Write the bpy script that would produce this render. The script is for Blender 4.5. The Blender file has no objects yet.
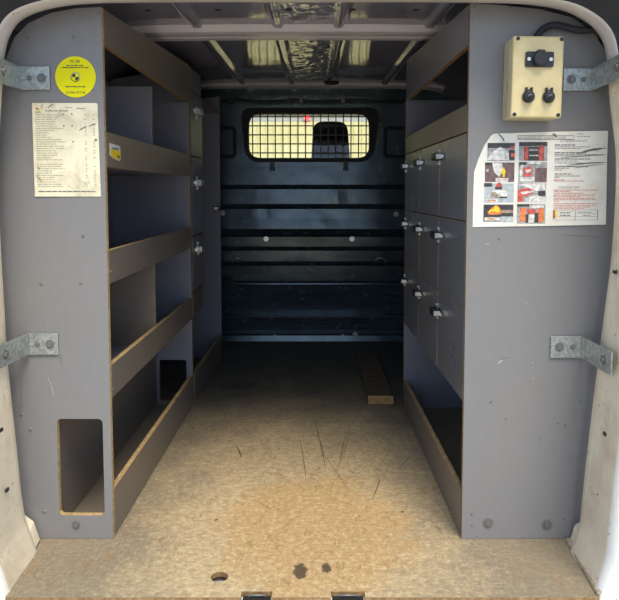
import bpy, bmesh, math, random
from mathutils import Vector, Matrix, noise
random.seed(7)
SC = bpy.context.scene
COL = SC.collection
R = math.radians

# ------------------------------------------------------------------ camera calibration
F, CX, CY, PITCH, H = 650.0, 314.0, 236.5, R(4.0), 0.93
CP, SP = math.cos(PITCH), math.sin(PITCH)
def ray(px, py):
    u, v = (px-CX)/F, (CY-py)/F
    return u, CP+v*SP, -SP+v*CP
def atY(px, py, Y):
    x, y, z = ray(px, py); t = Y/y
    return Vector((x*t, Y, H+z*t))
def zY(py, Y): return atY(CX, py, Y).z
def atZ(px, py, Z=0.0):
    x, y, z = ray(px, py); t = (Z-H)/z
    return Vector((x*t, y*t, Z))

cam = bpy.data.objects.new('camera', bpy.data.cameras.new('camera'))
COL.objects.link(cam)
cam.location = (0, 0, H); cam.rotation_euler = (R(90)-PITCH, 0, 0)
cam.data.sensor_fit = 'HORIZONTAL'; cam.data.sensor_width = 36.0
cam.data.lens = F/619*36.0
cam.data.shift_x = -(CX-309.5)/619; cam.data.shift_y = (CY-300)/619
cam.data.clip_start = 0.02; cam.data.clip_end = 200
SC.camera = cam

# ------------------------------------------------------------------ materials
class NT:
    def __init__(s, name):
        s.m = bpy.data.materials.new(name); s.m.use_nodes = True
        s.t = s.m.node_tree; s.b = s.t.nodes['Principled BSDF']
        s.tc = s.t.nodes.new('ShaderNodeTexCoord')
    def n(s, kind, **kw):
        nd = s.t.nodes.new(kind)
        for k, v in kw.items():
            if k in nd.inputs.keys(): nd.inputs[k].default_value = v
            else: setattr(nd, k, v)
        return nd
    def l(s, a, b): s.t.links.new(a, b)
    def coord(s, scale=(1,1,1), src='Object'):
        mp = s.n('ShaderNodeMapping'); mp.inputs['Scale'].default_value = scale
        s.l(s.tc.outputs[src], mp.inputs['Vector']); return mp.outputs['Vector']
    def noise(s, scale, vec, detail=4, rough=.6, dist=0.0):
        nd = s.n('ShaderNodeTexNoise'); nd.inputs['Scale'].default_value = scale
        nd.inputs['Detail'].default_value = detail; nd.inputs['Roughness'].default_value = rough
        nd.inputs['Distortion'].default_value = dist
        s.l(vec, nd.inputs['Vector']); return nd.outputs['Fac']
    def ramp(s, fac, stops):
        nd = s.n('ShaderNodeValToRGB'); e = nd.color_ramp.elements
        while len(e) < len(stops): e.new(0.5)
        for k, (p, c) in enumerate(stops):
            e[k].position = p; e[k].color = (*c, 1) if isinstance(c, tuple) else (c, c, c, 1)
        s.l(fac, nd.inputs['Fac']); return nd.outputs['Color']
    def mix(s, fac, a, b, mode='MIX'):
        nd = s.n('ShaderNodeMix', data_type='RGBA', blend_type=mode)
        for val, i in ((fac, 0), (a, 6), (b, 7)):
            if hasattr(val, 'is_linked') or isinstance(val, bpy.types.NodeSocket): s.l(val, nd.inputs[i])
            elif i == 0: nd.inputs[0].default_value = val
            else: nd.inputs[i].default_value = (*val, 1)
        return nd.outputs[2]
    def math(s, op, a, b=0.0, c=None):
        nd = s.n('ShaderNodeMath', operation=op)
        for i, v in enumerate((a, b) if c is None else (a, b, c)):
            if isinstance(v, bpy.types.NodeSocket): s.l(v, nd.inputs[i])
            else: nd.inputs[i].default_value = v
        return nd.outputs[0]
    def bump(s, h, strength=.2, dist=.01):
        nd = s.n('ShaderNodeBump'); nd.inputs['Strength'].default_value = strength
        nd.inputs['Distance'].default_value = dist
        s.l(h, nd.inputs['Height']); s.l(nd.outputs[0], s.b.inputs['Normal'])
    def base(s, c):
        if isinstance(c, bpy.types.NodeSocket): s.l(c, s.b.inputs['Base Color'])
        else: s.b.inputs['Base Color'].default_value = (*c, 1)
    def set(s, rough=.5, metal=0.0, spec=.5, coat=0.0):
        if isinstance(rough, bpy.types.NodeSocket): s.l(rough, s.b.inputs['Roughness'])
        else: s.b.inputs['Roughness'].default_value = rough
        s.b.inputs['Metallic'].default_value = metal
        s.b.inputs['Specular IOR Level'].default_value = spec
        s.b.inputs['Coat Weight'].default_value = coat

def plain(name, c, rough=.5, metal=0.0, spec=.5, vary=.12, scale=12):
    k = NT(name); v = k.coord()
    n = k.noise(scale, v, 5)
    k.base(k.mix(k.ramp(n, [(.3, 0.0), (.7, 1.0)]), tuple(x*(1-vary) for x in c), tuple(min(1, x*(1+vary)) for x in c)))
    k.set(rough, metal, spec)
    return k.m

def laminate(name, c, dirt=(.16,.12,.085), dirt_amt=.35, chips=.5, rough=.38, spec=.45):
    k = NT(name); v = k.coord()
    big = k.noise(3.2, v, 6, .65)
    fine = k.noise(60, k.coord((1, 1, .35)), 4, .7)
    col = k.mix(k.ramp(big, [(.35, 0.0), (.75, dirt_amt)]), c, dirt)
    col = k.mix(k.ramp(fine, [(.35, .25), (.7, 0.0)]), col, tuple(x*.8 for x in c))
    # light chips where the laminate is knocked through to bare wood
    vo = k.n('ShaderNodeTexVoronoi'); vo.inputs['Scale'].default_value = 26
    k.l(v, vo.inputs['Vector'])
    cm = k.math('LESS_THAN', vo.outputs['Distance'], .085)
    gate = k.math('GREATER_THAN', k.noise(9, v, 2), .60)
    wn = k.math('MULTIPLY', cm, gate)
    col = k.mix(k.math('MULTIPLY', wn, chips), col, (.42, .33, .22))
    # long thin scratches
    sc = k.noise(30, k.coord((1, .25, .9)), 2, .5, 2.2)
    sm = k.ramp(sc, [(.488, 0.0), (.495, 1.0), (.502, 0.0)])
    sg = k.math('MULTIPLY', k.ramp(k.noise(5, v, 3), [(.55, 0.0), (.68, .35)]), sm)
    col = k.mix(sg, col, tuple(min(1, x*1.9) for x in c))
    k.base(col)
    k.set(k.math('ADD', k.math('MULTIPLY', big, .25), rough-.12), 0, spec)
    k.bump(fine, .05, .002)
    return k.m

def make_floor_mat():
    k = NT('floor_plywood'); v = k.coord()
    grain = k.noise(24, k.coord((1.0, 1.7, 1)), 9, .85, .5)
    big = k.noise(1.6, v, 5, .6, .3)
    speck = k.noise(150, v, 4, .8)
    speck2 = k.noise(62, k.coord((.9, 1.1, 1)), 11, .95)
    col = k.mix(k.ramp(grain, [(.38, 0.0), (.62, 1.0)]), (.30, .225, .135), (.54, .42, .26))
    # worn brown patch in the middle of the doorway
    sx = k.n('ShaderNodeSeparateXYZ'); k.l(v, sx.inputs[0])
    def blob(cx, cy, rx, ry, soft, nz, nsc):
        dx = k.math('MULTIPLY', k.math('SUBTRACT', sx.outputs[0], cx), 1/rx)
        dy = k.math('MULTIPLY', k.math('SUBTRACT', sx.outputs[1], cy), 1/ry)
        d = k.math('ADD', k.math('MULTIPLY', dx, dx), k.math('MULTIPLY', dy, dy))
        d = k.math('ADD', d, k.math('MULTIPLY', k.math('SUBTRACT', k.noise(nsc, v, 5, .7), .5), nz))
        return k.ramp(d, [(max(0, 1-soft), 1.0), (1.0, 0.0)])
    # ramps clamp at 1 so the blobs use d in 0..1
    # film of grey dust towards the sides and the sill corners
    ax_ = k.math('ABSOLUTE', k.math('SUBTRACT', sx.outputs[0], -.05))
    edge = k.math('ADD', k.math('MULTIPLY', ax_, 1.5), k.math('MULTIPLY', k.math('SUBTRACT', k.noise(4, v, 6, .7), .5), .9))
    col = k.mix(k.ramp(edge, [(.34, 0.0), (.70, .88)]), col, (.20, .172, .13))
    worn = blob(0.0, 1.74, .30, .36, .5, 1.8, 6)
    col = k.mix(k.math('MULTIPLY', worn, .85), col, (.42, .265, .115))
    pale = k.math('MULTIPLY', k.ramp(speck2, [(.51, 0.0), (.54, .8)]), k.ramp(edge, [(.35, 1.0), (.85, .28)]))
    col = k.mix(pale, col, (.66, .54, .34))
    dk = k.ramp(k.noise(60, v, 8, .9), [(.54, 0.0), (.60, .6)])
    col = k.mix(dk, col, (.17, .13, .09))
    patches = k.ramp(k.noise(34, k.coord((1, .6, 1)), 9, .8, .6), [(.57, 0.0), (.60, .8)])
    col = k.mix(k.math('MULTIPLY', patches, k.ramp(k.noise(2.2, v, 3), [(.40, 0.0), (.52, 1.0)])), col, (.26, .16, .075))
    # scratches
    sc = k.noise(9, k.coord((1.6, .35, 1)), 3, .5, 2.2)
    sm = k.ramp(sc, [(.490, 0.0), (.498, .85), (.506, 0.0)])
    col = k.mix(k.math('MULTIPLY', sm, k.ramp(big, [(.45, 0.0), (.6, 1.0)])), col, (.12, .09, .06))
    # trodden-in dirt, deepened further inside to paint in the fading daylight
    grime_falloff = k.ramp(k.math('ADD', k.math('MULTIPLY', sx.outputs[1], .25), k.math('MULTIPLY', k.noise(3.5, v, 5, .6, .5), .35)), [(.76, 0.0), (1.0, .85)])
    col = k.mix(grime_falloff, col, (.085, .08, .075))
    # stains
    for (px, py, rx, ry) in ((300, 571, .016, .032), (326, 568, .011, .022), (236, 385, .10, .07), (313, 600, .02, .01)):
        p = atZ(px, py)
        m = blob(p.x, p.y, rx*1.15, ry*1.15, .4, 3.2 if rx < .05 else 1.6, 60 if rx < .05 else 9)
        col = k.mix(k.math('MULTIPLY', m, .85 if rx < .05 else .35), col, (.045, .035, .03))
    # board joint
    p = atZ(300, 422)
    j = k.math('LESS_THAN', k.math('ABSOLUTE', k.math('SUBTRACT', sx.outputs[1], p.y)), .0018)
    col = k.mix(k.math('MULTIPLY', j, .6), col, (.06, .045, .03))
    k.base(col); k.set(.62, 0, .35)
    k.bump(k.math('ADD', speck, grain), .18, .003)
    return k.m

def body_mat(name, c, dirt, amt, rough=.32, scale=6):
    k = NT(name); v = k.coord()
    n = k.noise(scale, v, 6, .7)
    col = k.mix(k.ramp(n, [(.45, 0.0), (.7, amt)]), c, dirt)
    sc = k.noise(30, k.coord((1, .6, .25)), 3, .5, 2)
    sm = k.ramp(sc, [(.485, 0.0), (.497, .8), (.508, 0.0)])
    g = k.ramp(k.noise(7, v, 3), [(.52, 0.0), (.6, 1.0)])
    col = k.mix(k.math('MULTIPLY', sm, g), col, (.16, .11, .08))
    vo = k.n('ShaderNodeTexVoronoi'); vo.inputs['Scale'].default_value = 60
    k.l(v, vo.inputs['Vector'])
    sp = k.math('MULTIPLY', k.math('LESS_THAN', vo.outputs['Distance'], .16), k.math('GREATER_THAN', k.noise(14, v, 2), .58))
    col = k.mix(k.math('MULTIPLY', sp, .8), col, (.2, .13, .09))
    k.base(col); k.set(rough, 0, .5)
    return k.m

def metal_paint(name, c, c2, rough, bump, scale=9, spec=.6):
    k = NT(name); v = k.coord((1, 1, 1.6))
    n = k.noise(scale*.35, v, 5, .6, .6)
    col = k.mix(k.ramp(n, [(.4, 0.0), (.65, 1.0)]), c, c2)
    k.base(col)
    k.set(k.math('ADD', k.math('MULTIPLY', k.noise(scale, v, 5), .25), rough-.12), .0, spec)
    k.bump(k.noise(scale*.6, v, 2, .5), bump, .02)
    return k.m

def galv():
    k = NT('galvanised_steel'); v = k.coord()
    vo = k.n('ShaderNodeTexVoronoi'); vo.inputs['Scale'].default_value = 160; k.l(v, vo.inputs['Vector'])
    n = k.noise(25, v, 5, .7)
    col = k.mix(k.ramp(vo.outputs['Color'], [(.2, 0.0), (.8, 1.0)]), (.34, .37, .37), (.54, .56, .54))
    col = k.mix(k.ramp(n, [(.55, 0.0), (.72, .6)]), col, (.30, .27, .23))
    k.base(col); k.set(.42, .75, .5); return k.m

def paper(name, c, stain, amt=.5, spots=.5):
    k = NT(name); v = k.coord()
    n = k.noise(14, v, 6, .7, .8)
    col = k.mix(k.ramp(n, [(.45, 0.0), (.75, amt)]), c, stain)
    cr = k.noise(11, v, 3, .5, 2.4)
    cm = k.ramp(cr, [(.485, 0.0), (.496, .7), (.507, 0.0)])
    g = k.ramp(k.noise(9, v, 2), [(.5, 0.0), (.6, spots)])
    col = k.mix(k.math('MULTIPLY', cm, g), col, (.2, .18, .15))
    k.base(col); k.set(.35, 0, .4); return k.m

def raw_ply(name, c=(.27, .17, .085)):
    k = NT(name); v = k.coord()
    n = k.noise(70, v, 4, .7)
    k.base(k.mix(k.ramp(n, [(.35, 0.0), (.7, 1.0)]), tuple(x*.65 for x in c), tuple(x*1.35 for x in c)))
    k.set(.75, 0, .2); return k.m

M = {}
M['lam']   = laminate('grey_laminate', (.212, .212, .226), dirt=(.25,.225,.19), dirt_amt=.35)
M['lamin'] = laminate('grey_laminate_worn_warmlit', (.175, .155, .142), dirt=(.24, .175, .115), dirt_amt=.75, chips=1.0, rough=.42)  # wear and dirt, with warm bounce light off the floor tinted in
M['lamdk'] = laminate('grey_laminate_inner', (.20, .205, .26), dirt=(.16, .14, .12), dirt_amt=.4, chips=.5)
M['door']  = laminate('grey_laminate_door', (.165, .17, .195), dirt=(.20, .18, .15), dirt_amt=.45, chips=.35, rough=.30, spec=.6)
M['ply']   = raw_ply('raw_plywood_edge')
M['plylt'] = raw_ply('raw_plywood_edge_light', (.46, .32, .16))
M['floor'] = make_floor_mat()
M['cream'] = body_mat('cream_pillar_paint', (.80, .71, .55), (.52, .38, .25), .65)
M['header']= body_mat('header_paint', (.62, .58, .57), (.34, .30, .27), .4)
M['white'] = body_mat('white_body_paint', (.82, .82, .80), (.66, .58, .45), .35, .22)
def roof_mat():
    k = NT('roof_paint'); v = k.coord()
    n = k.noise(3, v, 4)
    k.base(k.mix(n, (.22, .215, .30), (.26, .255, .34)))
    k.set(.085, 0, .75)
    sx = k.n('ShaderNodeSeparateXYZ'); k.l(v, sx.inputs[0])
    d = k.math('ABSOLUTE', k.math('ADD', sx.outputs[0], .02))
    msk = k.ramp(d, [(.092, 1.0), (.10, .0)])
    h = k.noise(20, k.coord((1, .55, 1)), 1, .4, .8)
    h = k.math('ADD', k.math('MULTIPLY', msk, h), k.math('MULTIPLY', k.noise(5, v, 1), .10))
    k.bump(h, .5, .02)
    return k.m
M['roof']  = roof_mat()
M['bow']   = metal_paint('roof_bow_paint', (.74, .70, .78), (.62, .59, .66), .34, .05, 12)
M['bulk']  = metal_paint('bulkhead_paint', (.085, .130, .155), (.060, .092, .115), .24, .14, 9, 1.0)
M['bulk'].node_tree.nodes['Principled BSDF'].inputs['Metallic'].default_value = .42
M['side']  = plain('side_wall_paint', (.10, .105, .13), .5)
M['galv']  = galv()
M['steel'] = plain('bright_steel', (.62, .62, .60), .3, .85)
M['bolt']  = plain('dull_bolt_steel', (.20, .20, .20), .45, .5)
M['black'] = plain('black_plastic', (.018, .019, .022), .4)
M['rubber']= plain('black_rubber', (.022, .024, .032), .7)
M['box']   = plain('cream_box_plastic', (.66, .55, .30), .45, vary=.10, scale=30)
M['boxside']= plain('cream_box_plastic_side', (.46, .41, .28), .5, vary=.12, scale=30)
M['yellow']= plain('yellow_vinyl', (.84, .78, .004), .6, 0, .25, vary=.05)
M['paper'] = paper('aged_list_paper', (.84, .79, .60), (.47, .40, .28), .75, 1.0)
M['poster']= paper('poster_paper', (.80, .785, .73), (.60, .50, .36), .45, .7)
M['ink']   = plain('grey_ink', (.16, .155, .16), .6)
M['inkdk'] = plain('black_ink', (.03, .03, .035), .6)
M['inkfaint'] = plain('faded_ink', (.40, .37, .29), .6)
M['inkred']= plain('red_ink', (.62, .30, .27), .6)
M['red']   = plain('red_print', (.58, .10, .08), .5, vary=.5, scale=110)
M['orange']= plain('orange_print', (.70, .20, .06), .5, vary=.4, scale=110)
M['pyel']  = plain('yellow_print', (.85, .62, .02), .5)
M['pgrey'] = plain('grey_print', (.33, .33, .34), .5, vary=.5, scale=90)
M['pdark'] = plain('dark_print', (.05, .05, .055), .5, vary=.5, scale=90)
M['pmaroon']= plain('maroon_print', (.16, .10, .10), .5, vary=.4, scale=90)
M['pwhite']= plain('white_print', (.66, .65, .63), .5, vary=.4, scale=90)
M['pbrown']= plain('brown_print', (.34, .27, .20), .5, vary=.4, scale=90)
M['pblue'] = plain('blue_grey_print', (.42, .47, .50), .5, vary=.3, scale=90)
M['block'] = raw_ply('block_end_grain', (.42, .25, .10))
M['blocktop'] = plain('block_top', (.17, .115, .07), .7, vary=.3, scale=25)
M['scratch'] = plain('scratch_dark_wood', (.15, .095, .05), .8, vary=.4, scale=80)
M['seat']  = plain('seat_fabric', (.018, .022, .028), .95, 0, .1)
M['garage']= plain('cream_garage_paint', (.80, .72, .36), .6, vary=.04)
M['facade']= plain('grey_render', (.42, .42, .40), .8)
M['ground']= plain('pale_concrete', (.50, .44, .34), .9, vary=.2)
def glass_mat():
    k = NT('window_glass'); k.base((.9, .95, .95)); k.set(.03, 0, .25)
    k.b.inputs['Transmission Weight'].default_value = 1.0; k.b.inputs['IOR'].default_value = 1.45
    return k.m
M['glass'] = glass_mat()
def redlamp():
    k = NT('red_lamp'); k.base((.8, .02, .02))
    k.b.inputs['Emission Color'].default_value = (1, .03, .03, 1); k.b.inputs['Emission Strength'].default_value = 6
    return k.m
M['redlamp'] = redlamp()

# ------------------------------------------------------------------ object helpers
def link(name, me, mats, parent=None, smooth=False, kind=None, label=None):
    o = bpy.data.objects.new(name, me); COL.objects.link(o)
    for m in (mats if isinstance(mats, (list, tuple)) else [mats]): me.materials.append(M[m] if isinstance(m, str) else m)
    if parent: o.parent = parent
    if smooth:
        for p in me.polygons: p.use_smooth = True
    if kind: o['kind'] = kind
    if label: o['label'] = label
    return o
def obj(name, bm, mats, parent=None, smooth=False, bevel=0.0, **kw):
    me = bpy.data.meshes.new(name)
    bmesh.ops.recalc_face_normals(bm, faces=bm.faces)
    bm.to_mesh(me); bm.free()
    o = link(name, me, mats, parent, smooth, **kw)
    if bevel:
        b = o.modifiers.new('bevel', 'BEVEL'); b.width = bevel; b.segments = 2; b.limit_method = 'ANGLE'
    return o
def empty(name, loc=(0,0,0), rz=0.0):
    o = bpy.data.objects.new(name, None); COL.objects.link(o)
    o.location = loc; o.rotation_euler = (0, 0, rz); o.empty_display_size = .05
    return o
def tag(o, label, cat, group=None, kind=None):
    o['label'] = label; o['category'] = cat
    if group: o['group'] = group
    if kind: o['kind'] = kind
    return o
def bx(bm, x0, x1, y0, y1, z0, z1, mi=0, mat=None):
    vs = [bm.verts.new((x, y, z)) for x in (x0, x1) for y in (y0, y1) for z in (z0, z1)]
    if mat: 
        for v in vs: v.co = mat @ v.co
    for f in ((0,1,3,2), (4,6,7,5), (0,4,5,1), (2,3,7,6), (0,2,6,4), (1,5,7,3)):
        fc = bm.faces.new([vs[i] for i in f]); fc.material_index = mi
    return vs
def hexa(bm, pts, mi=0):   # pts: 8 corners, bottom 4 then top 4
    vs = [bm.verts.new(p) for p in pts]
    for f in ((0,1,2,3), (4,7,6,5), (0,4,5,1), (1,5,6,2), (2,6,7,3), (3,7,4,0)):
        bm.faces.new([vs[i] for i in f]).material_index = mi
def cyl(bm, c, axis, r, h, n=20, mi=0, r2=None):
    ax = Vector(axis).normalized()
    q = Vector((0, 0, 1)).rotation_difference(ax).to_matrix().to_4x4()
    m = Matrix.Translation(Vector(c)+ax*h/2) @ q
    res = bmesh.ops.create_cone(bm, cap_ends=True, segments=n, radius1=r, radius2=r if r2 is None else r2, depth=h, matrix=m)
    for v in res['verts']:
        for f in v.link_faces: f.material_index = mi
def tube(bm, pts, r, n=10, closed=False, mi=0, squash=1.0):
    pts = [Vector(p) for p in pts]; rings = []; N = len(pts)
    up = Vector((0, 0, 1))
    for i, p in enumerate(pts):
        a = pts[(i-1) % N] if (closed or i > 0) else p
        b = pts[(i+1) % N] if (closed or i < N-1) else p
        t = (b-a).normalized()
        ref = up if abs(t.dot(up)) < .95 else Vector((0, 1, 0))
        s = t.cross(ref).normalized(); w = s.cross(t).normalized()
        if rings:   # keep frame steady
            s0 = prev_s - t*prev_s.dot(t)
            if s0.length > 1e-4: s = s0.normalized(); w = s.cross(t).normalized()
        prev_s = s
        rings.append([bm.verts.new(p + s*math.cos(k*2*math.pi/n)*r + w*math.sin(k*2*math.pi/n)*r*squash) for k in range(n)])
    for i in range(N if closed else N-1):
        A, B = rings[i], rings[(i+1) % N]
        for k in range(n):
            f = bm.faces.new((A[k], A[(k+1) % n], B[(k+1) % n], B[k])); f.smooth = True; f.material_index = mi
    if not closed:
        bm.faces.new(rings[0]); bm.faces.new(rings[-1])
def rrect(x0, x1, y0, y1, r, n=6):
    out = []
    for cx, cy, a0 in ((x1-r, y1-r, 0), (x0+r, y1-r, 90), (x0+r, y0+r, 180), (x1-r, y0+r, 270)):
        for k in range(n+1):
            a = R(a0+90*k/n); out.append((cx+r*math.cos(a), cy+r*math.sin(a)))
    return out
def ellipse(cx, cy, rx, ry, n=24):
    return [(cx+rx*math.cos(2*math.pi*k/n), cy+ry*math.sin(2*math.pi*k/n)) for k in range(n)]
def rpoly(pts, r, n=5):     # round the corners of a polygon
    out = []; N = len(pts)
    for i in range(N):
        p = Vector(pts[i]); a = (Vector(pts[i-1])-p); b = (Vector(pts[(i+1) % N])-p)
        rr = min(r, a.length*.45, b.length*.45); A = p+a.normalized()*rr; B = p+b.normalized()*rr
        for k in range(n+1):
            t = k/n; out.append(tuple(A*(1-t)**2 + p*2*t*(1-t) + B*t*t))
    return out
def sheet(name, outer, holes, thick, mats, parent, frame, bevel=0.0, **kw):
    """flat panel with real cut-outs; frame maps (u, v, w) -> 3D; material 1 goes on the cut edges"""
    cu = bpy.data.curves.new('tmp', 'CURVE'); cu.dimensions = '2D'; cu.fill_mode = 'BOTH'
    cu.extrude = thick/2
    for pl in [outer]+list(holes):
        sp = cu.splines.new('POLY'); sp.points.add(len(pl)-1)
        for i, (u, v) in enumerate(pl): sp.points[i].co = (u, v, 0, 1)
        sp.use_cyclic_u = True
    t = bpy.data.objects.new('tmp', cu); COL.objects.link(t)
    bpy.context.view_layer.update()
    me = bpy.data.meshes.new_from_object(t.evaluated_get(bpy.context.evaluated_depsgraph_get()))
    bpy.data.objects.remove(t); bpy.data.curves.remove(cu)
    me.materials.clear()
    bm = bmesh.new(); bm.from_mesh(me)
    bmesh.ops.remove_doubles(bm, verts=bm.verts, dist=1e-5)
    bm.normal_update()
    two = isinstance(mats, (list, tuple)) and len(mats) > 1
    for f in bm.faces:
        f.material_index = 1 if (two and abs(f.normal.z) < .5) else 0
        f.smooth = False
    for v in bm.verts: v.co = Vector(frame(v.co.x, v.co.y, v.co.z))
    bmesh.ops.recalc_face_normals(bm, faces=bm.faces)
    bm.to_mesh(me); bm.free(); me.name = name
    return link(name, me, mats, parent, **kw)
def text_bm(bm, body, size, frame, align='LEFT', spacing=1.0, mi=0, width=None):
    cu = bpy.data.curves.new('tmp', 'FONT'); cu.body = body; cu.size = size
    cu.align_x = 'LEFT'; cu.extrude = .0002; cu.space_character = spacing; cu.resolution_u = 2
    t = bpy.data.objects.new('tmp', cu); COL.objects.link(t)
    bpy.context.view_layer.update()
    me = bpy.data.meshes.new_from_object(t.evaluated_get(bpy.context.evaluated_depsgraph_get()))
    bpy.data.objects.remove(t); bpy.data.curves.remove(cu)
    b2 = bmesh.new(); b2.from_mesh(me); bpy.data.meshes.remove(me)
    xs = [v.co.x for v in b2.verts]; x0, x1 = min(xs), max(xs)
    sx = width/(x1-x0) if width else 1.0
    off = -(x1-x0)*sx/2 if align == 'CENTER' else 0
    mp = {}
    for v in b2.verts: mp[v] = bm.verts.new(frame((v.co.x-x0)*sx+off, v.co.y, v.co.z))
    for f in b2.faces:
        try: bm.faces.new([mp[v] for v in f.verts]).material_index = mi
        except ValueError: pass
    b2.free()
def quadp(bm, frame, u0, u1, v0, v1, mi=0, w=.0006):
    bx2 = [(u0, v0), (u1, v0), (u1, v1), (u0, v1)]
    polyp(bm, frame, bx2, mi, w)
def polyp(bm, frame, pts, mi=0, w=.0006, w0=0.0):
    a = [bm.verts.new(frame(u, v, w0)) for u, v in pts]; b = [bm.verts.new(frame(u, v, w)) for u, v in pts]
    N = len(pts)
    bm.faces.new(a).material_index = mi; bm.faces.new(b).material_index = mi
    for i in range(N): bm.faces.new((a[i], a[(i+1) % N], b[(i+1) % N], b[i])).material_index = mi
def textline(bm, frame, u0, u1, v, h, mi=0, w=.0004):      # an unreadable line of print: word-length dashes
    u = u0
    while u < u1-.002:
        L = min(random.uniform(.004, .016), u1-u)
        quadp(bm, frame, u, u+L, v-h/2, v+h/2, mi, w); u += L+random.uniform(.0012, .0025)

def bolt(parent, loc, axis, r=.007, washer=.011, name='bolt', mat='bolt'):
    bm = bmesh.new()
    cyl(bm, (0,0,0), axis, washer, .0015, 20)
    cyl(bm, Vector(axis)*.0015, axis, r, .004, 6)
    o = obj(name, bm, mat, parent, bevel=.0006); o.location = loc; return o
def screw(parent, loc, axis, r=.0045, mat='bolt'):
    bm = bmesh.new(); cyl(bm, (0,0,0), axis, r, .0016, 14, r2=r*.7)
    o = obj('screw', bm, mat, parent); o.location = loc; return o

# ------------------------------------------------------------------ van shell
YR, YI, YB = 1.43, 1.62, 4.0
HW = .875
def fl(u, v, w): return (u, v, w-.006)
notch = lambda px0, px1: (atZ(px0, 596).x, atZ(px1, 596).x)
n1, n2 = notch(241, 272), notch(331, 365)
e = YR; nd = .022
hole = atZ(219.5, 577)
outer = [(-.708, e), (n1[0], e), (n1[0], e+nd), (n1[1], e+nd), (n1[1], e), (n2[0], e), (n2[0], e+nd), (n2[1], e+nd), (n2[1], e),
         (.655, e), (.675, 1.66), (HW, 1.70), (HW, YB+.02), (-HW, YB+.02), (-HW, 1.70), (-.728, 1.67)]
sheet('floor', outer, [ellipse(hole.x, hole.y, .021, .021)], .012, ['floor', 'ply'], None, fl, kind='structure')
bm = bmesh.new(); bx(bm, -HW, HW, YR+.03, 6.2, -.09, -.03); obj('floor_pan', bm, 'bow', kind='structure')

# ceiling: crowned roof skin with pressed lengthwise ribs
RIBS = (-.405, -.125, .085, .40)
def roof_base(x, y):
    z = 1.507 + .027*(y-2.4) - .006*(abs(x)/HW)**2 - .10*(abs(x)/HW)**10
    if y < 2.2: z -= .02*((2.2-y)/.7)**2
    return z
def roof_z(x, y):
    z = roof_base(x, y)
    for c in RIBS:
        d = abs(x-c)
        if d < .020: z -= .011*min(1, (.020-d)/.008)
    return z
bm = bmesh.new()
xs = sorted(set([round(-HW+i*2*HW/56, 4) for i in range(57)] + [round(c+d, 4) for c in RIBS for d in (-.020, -.012, 0, .012, .020)]))
ys = [1.50+i*(YB+.05-1.50)/40 for i in range(41)]
g = [[bm.verts.new((x, y, roof_z(x, y)+.0016*noise.noise(Vector((x*5, y*5, 0))))) for x in xs] for y in ys]
g2 = [[bm.verts.new((x, y, 1.60)) for x in (xs[0], xs[-1])] for y in (ys[0], ys[-1])]
for j in range(len(ys)-1):
    for i in range(len(xs)-1):
        bm.faces.new((g[j][i], g[j][i+1], g[j+1][i+1], g[j+1][i]))
bm.faces.new((g2[0][0], g2[0][1], g2[1][1], g2[1][0]))
ceil = obj('ceiling', bm, 'roof', None, smooth=True, kind='structure')
def bow(y0, y1, drop, par):
    bm = bmesh.new(); prof = [(y0-.012, 0), (y0, -drop), (y0+.02, -drop-.004), ((y0+y1)/2-.012, -drop-.004), ((y0+y1)/2, -drop+.004), ((y0+y1)/2+.012, -drop-.004), (y1-.02, -drop-.004), (y1, -drop), (y1+.012, 0)]
    xx = [-.74+i*1.48/40 for i in range(41)]; rows = []
    for x in xx:
        rows.append([bm.verts.new((x, y, roof_base(x, y)+d+(.0 if k not in (0, 8) else .002))) for k, (y, d) in enumerate(prof)])
    for a, b in zip(rows, rows[1:]):
        for k in range(len(prof)-1): bm.faces.new((a[k], b[k], b[k+1], a[k+1]))
    o = obj('roof_bow', bm, 'bow', par)
    s = o.modifiers.new('s', 'SOLIDIFY'); s.thickness = .002
    return o
b1 = bow(2.30, 2.45, .022, ceil)
bow(3.74, 3.86, .016, ceil)
for x in (-.30, -.52, -.08, .12, .32): 
    bm = bmesh.new(); cyl(bm, (0,0,0), (0,0,-1), .010, .003, 16); o = obj('roof_plug', bm, 'rubber', ceil)
    y = 2.08; o.location = (x, y, roof_z(x, y)+.0005)
p = atY(332, 83, 3.55)
bm = bmesh.new(); cyl(bm, (0,0,0), (0,0,-1), .045, .012, 24, r2=.036); o = obj('roof_plug', bm, 'rubber', ceil, bevel=.003); o.location = (p.x+.0, 3.62, roof_z(p.x, 3.62)-.0005)

# side walls of the cargo space
for s, nm in ((-1, 'wall_left'), (1, 'wall_right')):
    bm = bmesh.new(); bx(bm, s*HW, s*(HW+.03), 1.55, 6.0, -.03, 1.52)
    w = obj(nm, bm, 'side', kind='structure')
    for y in (1.9, 2.7, 3.4):
        bm = bmesh.new(); bx(bm, s*(HW-.0175), s*HW, y, y+.08, 0, 1.39); obj('wall_post', bm, 'side', w, bevel=.004)

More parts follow.
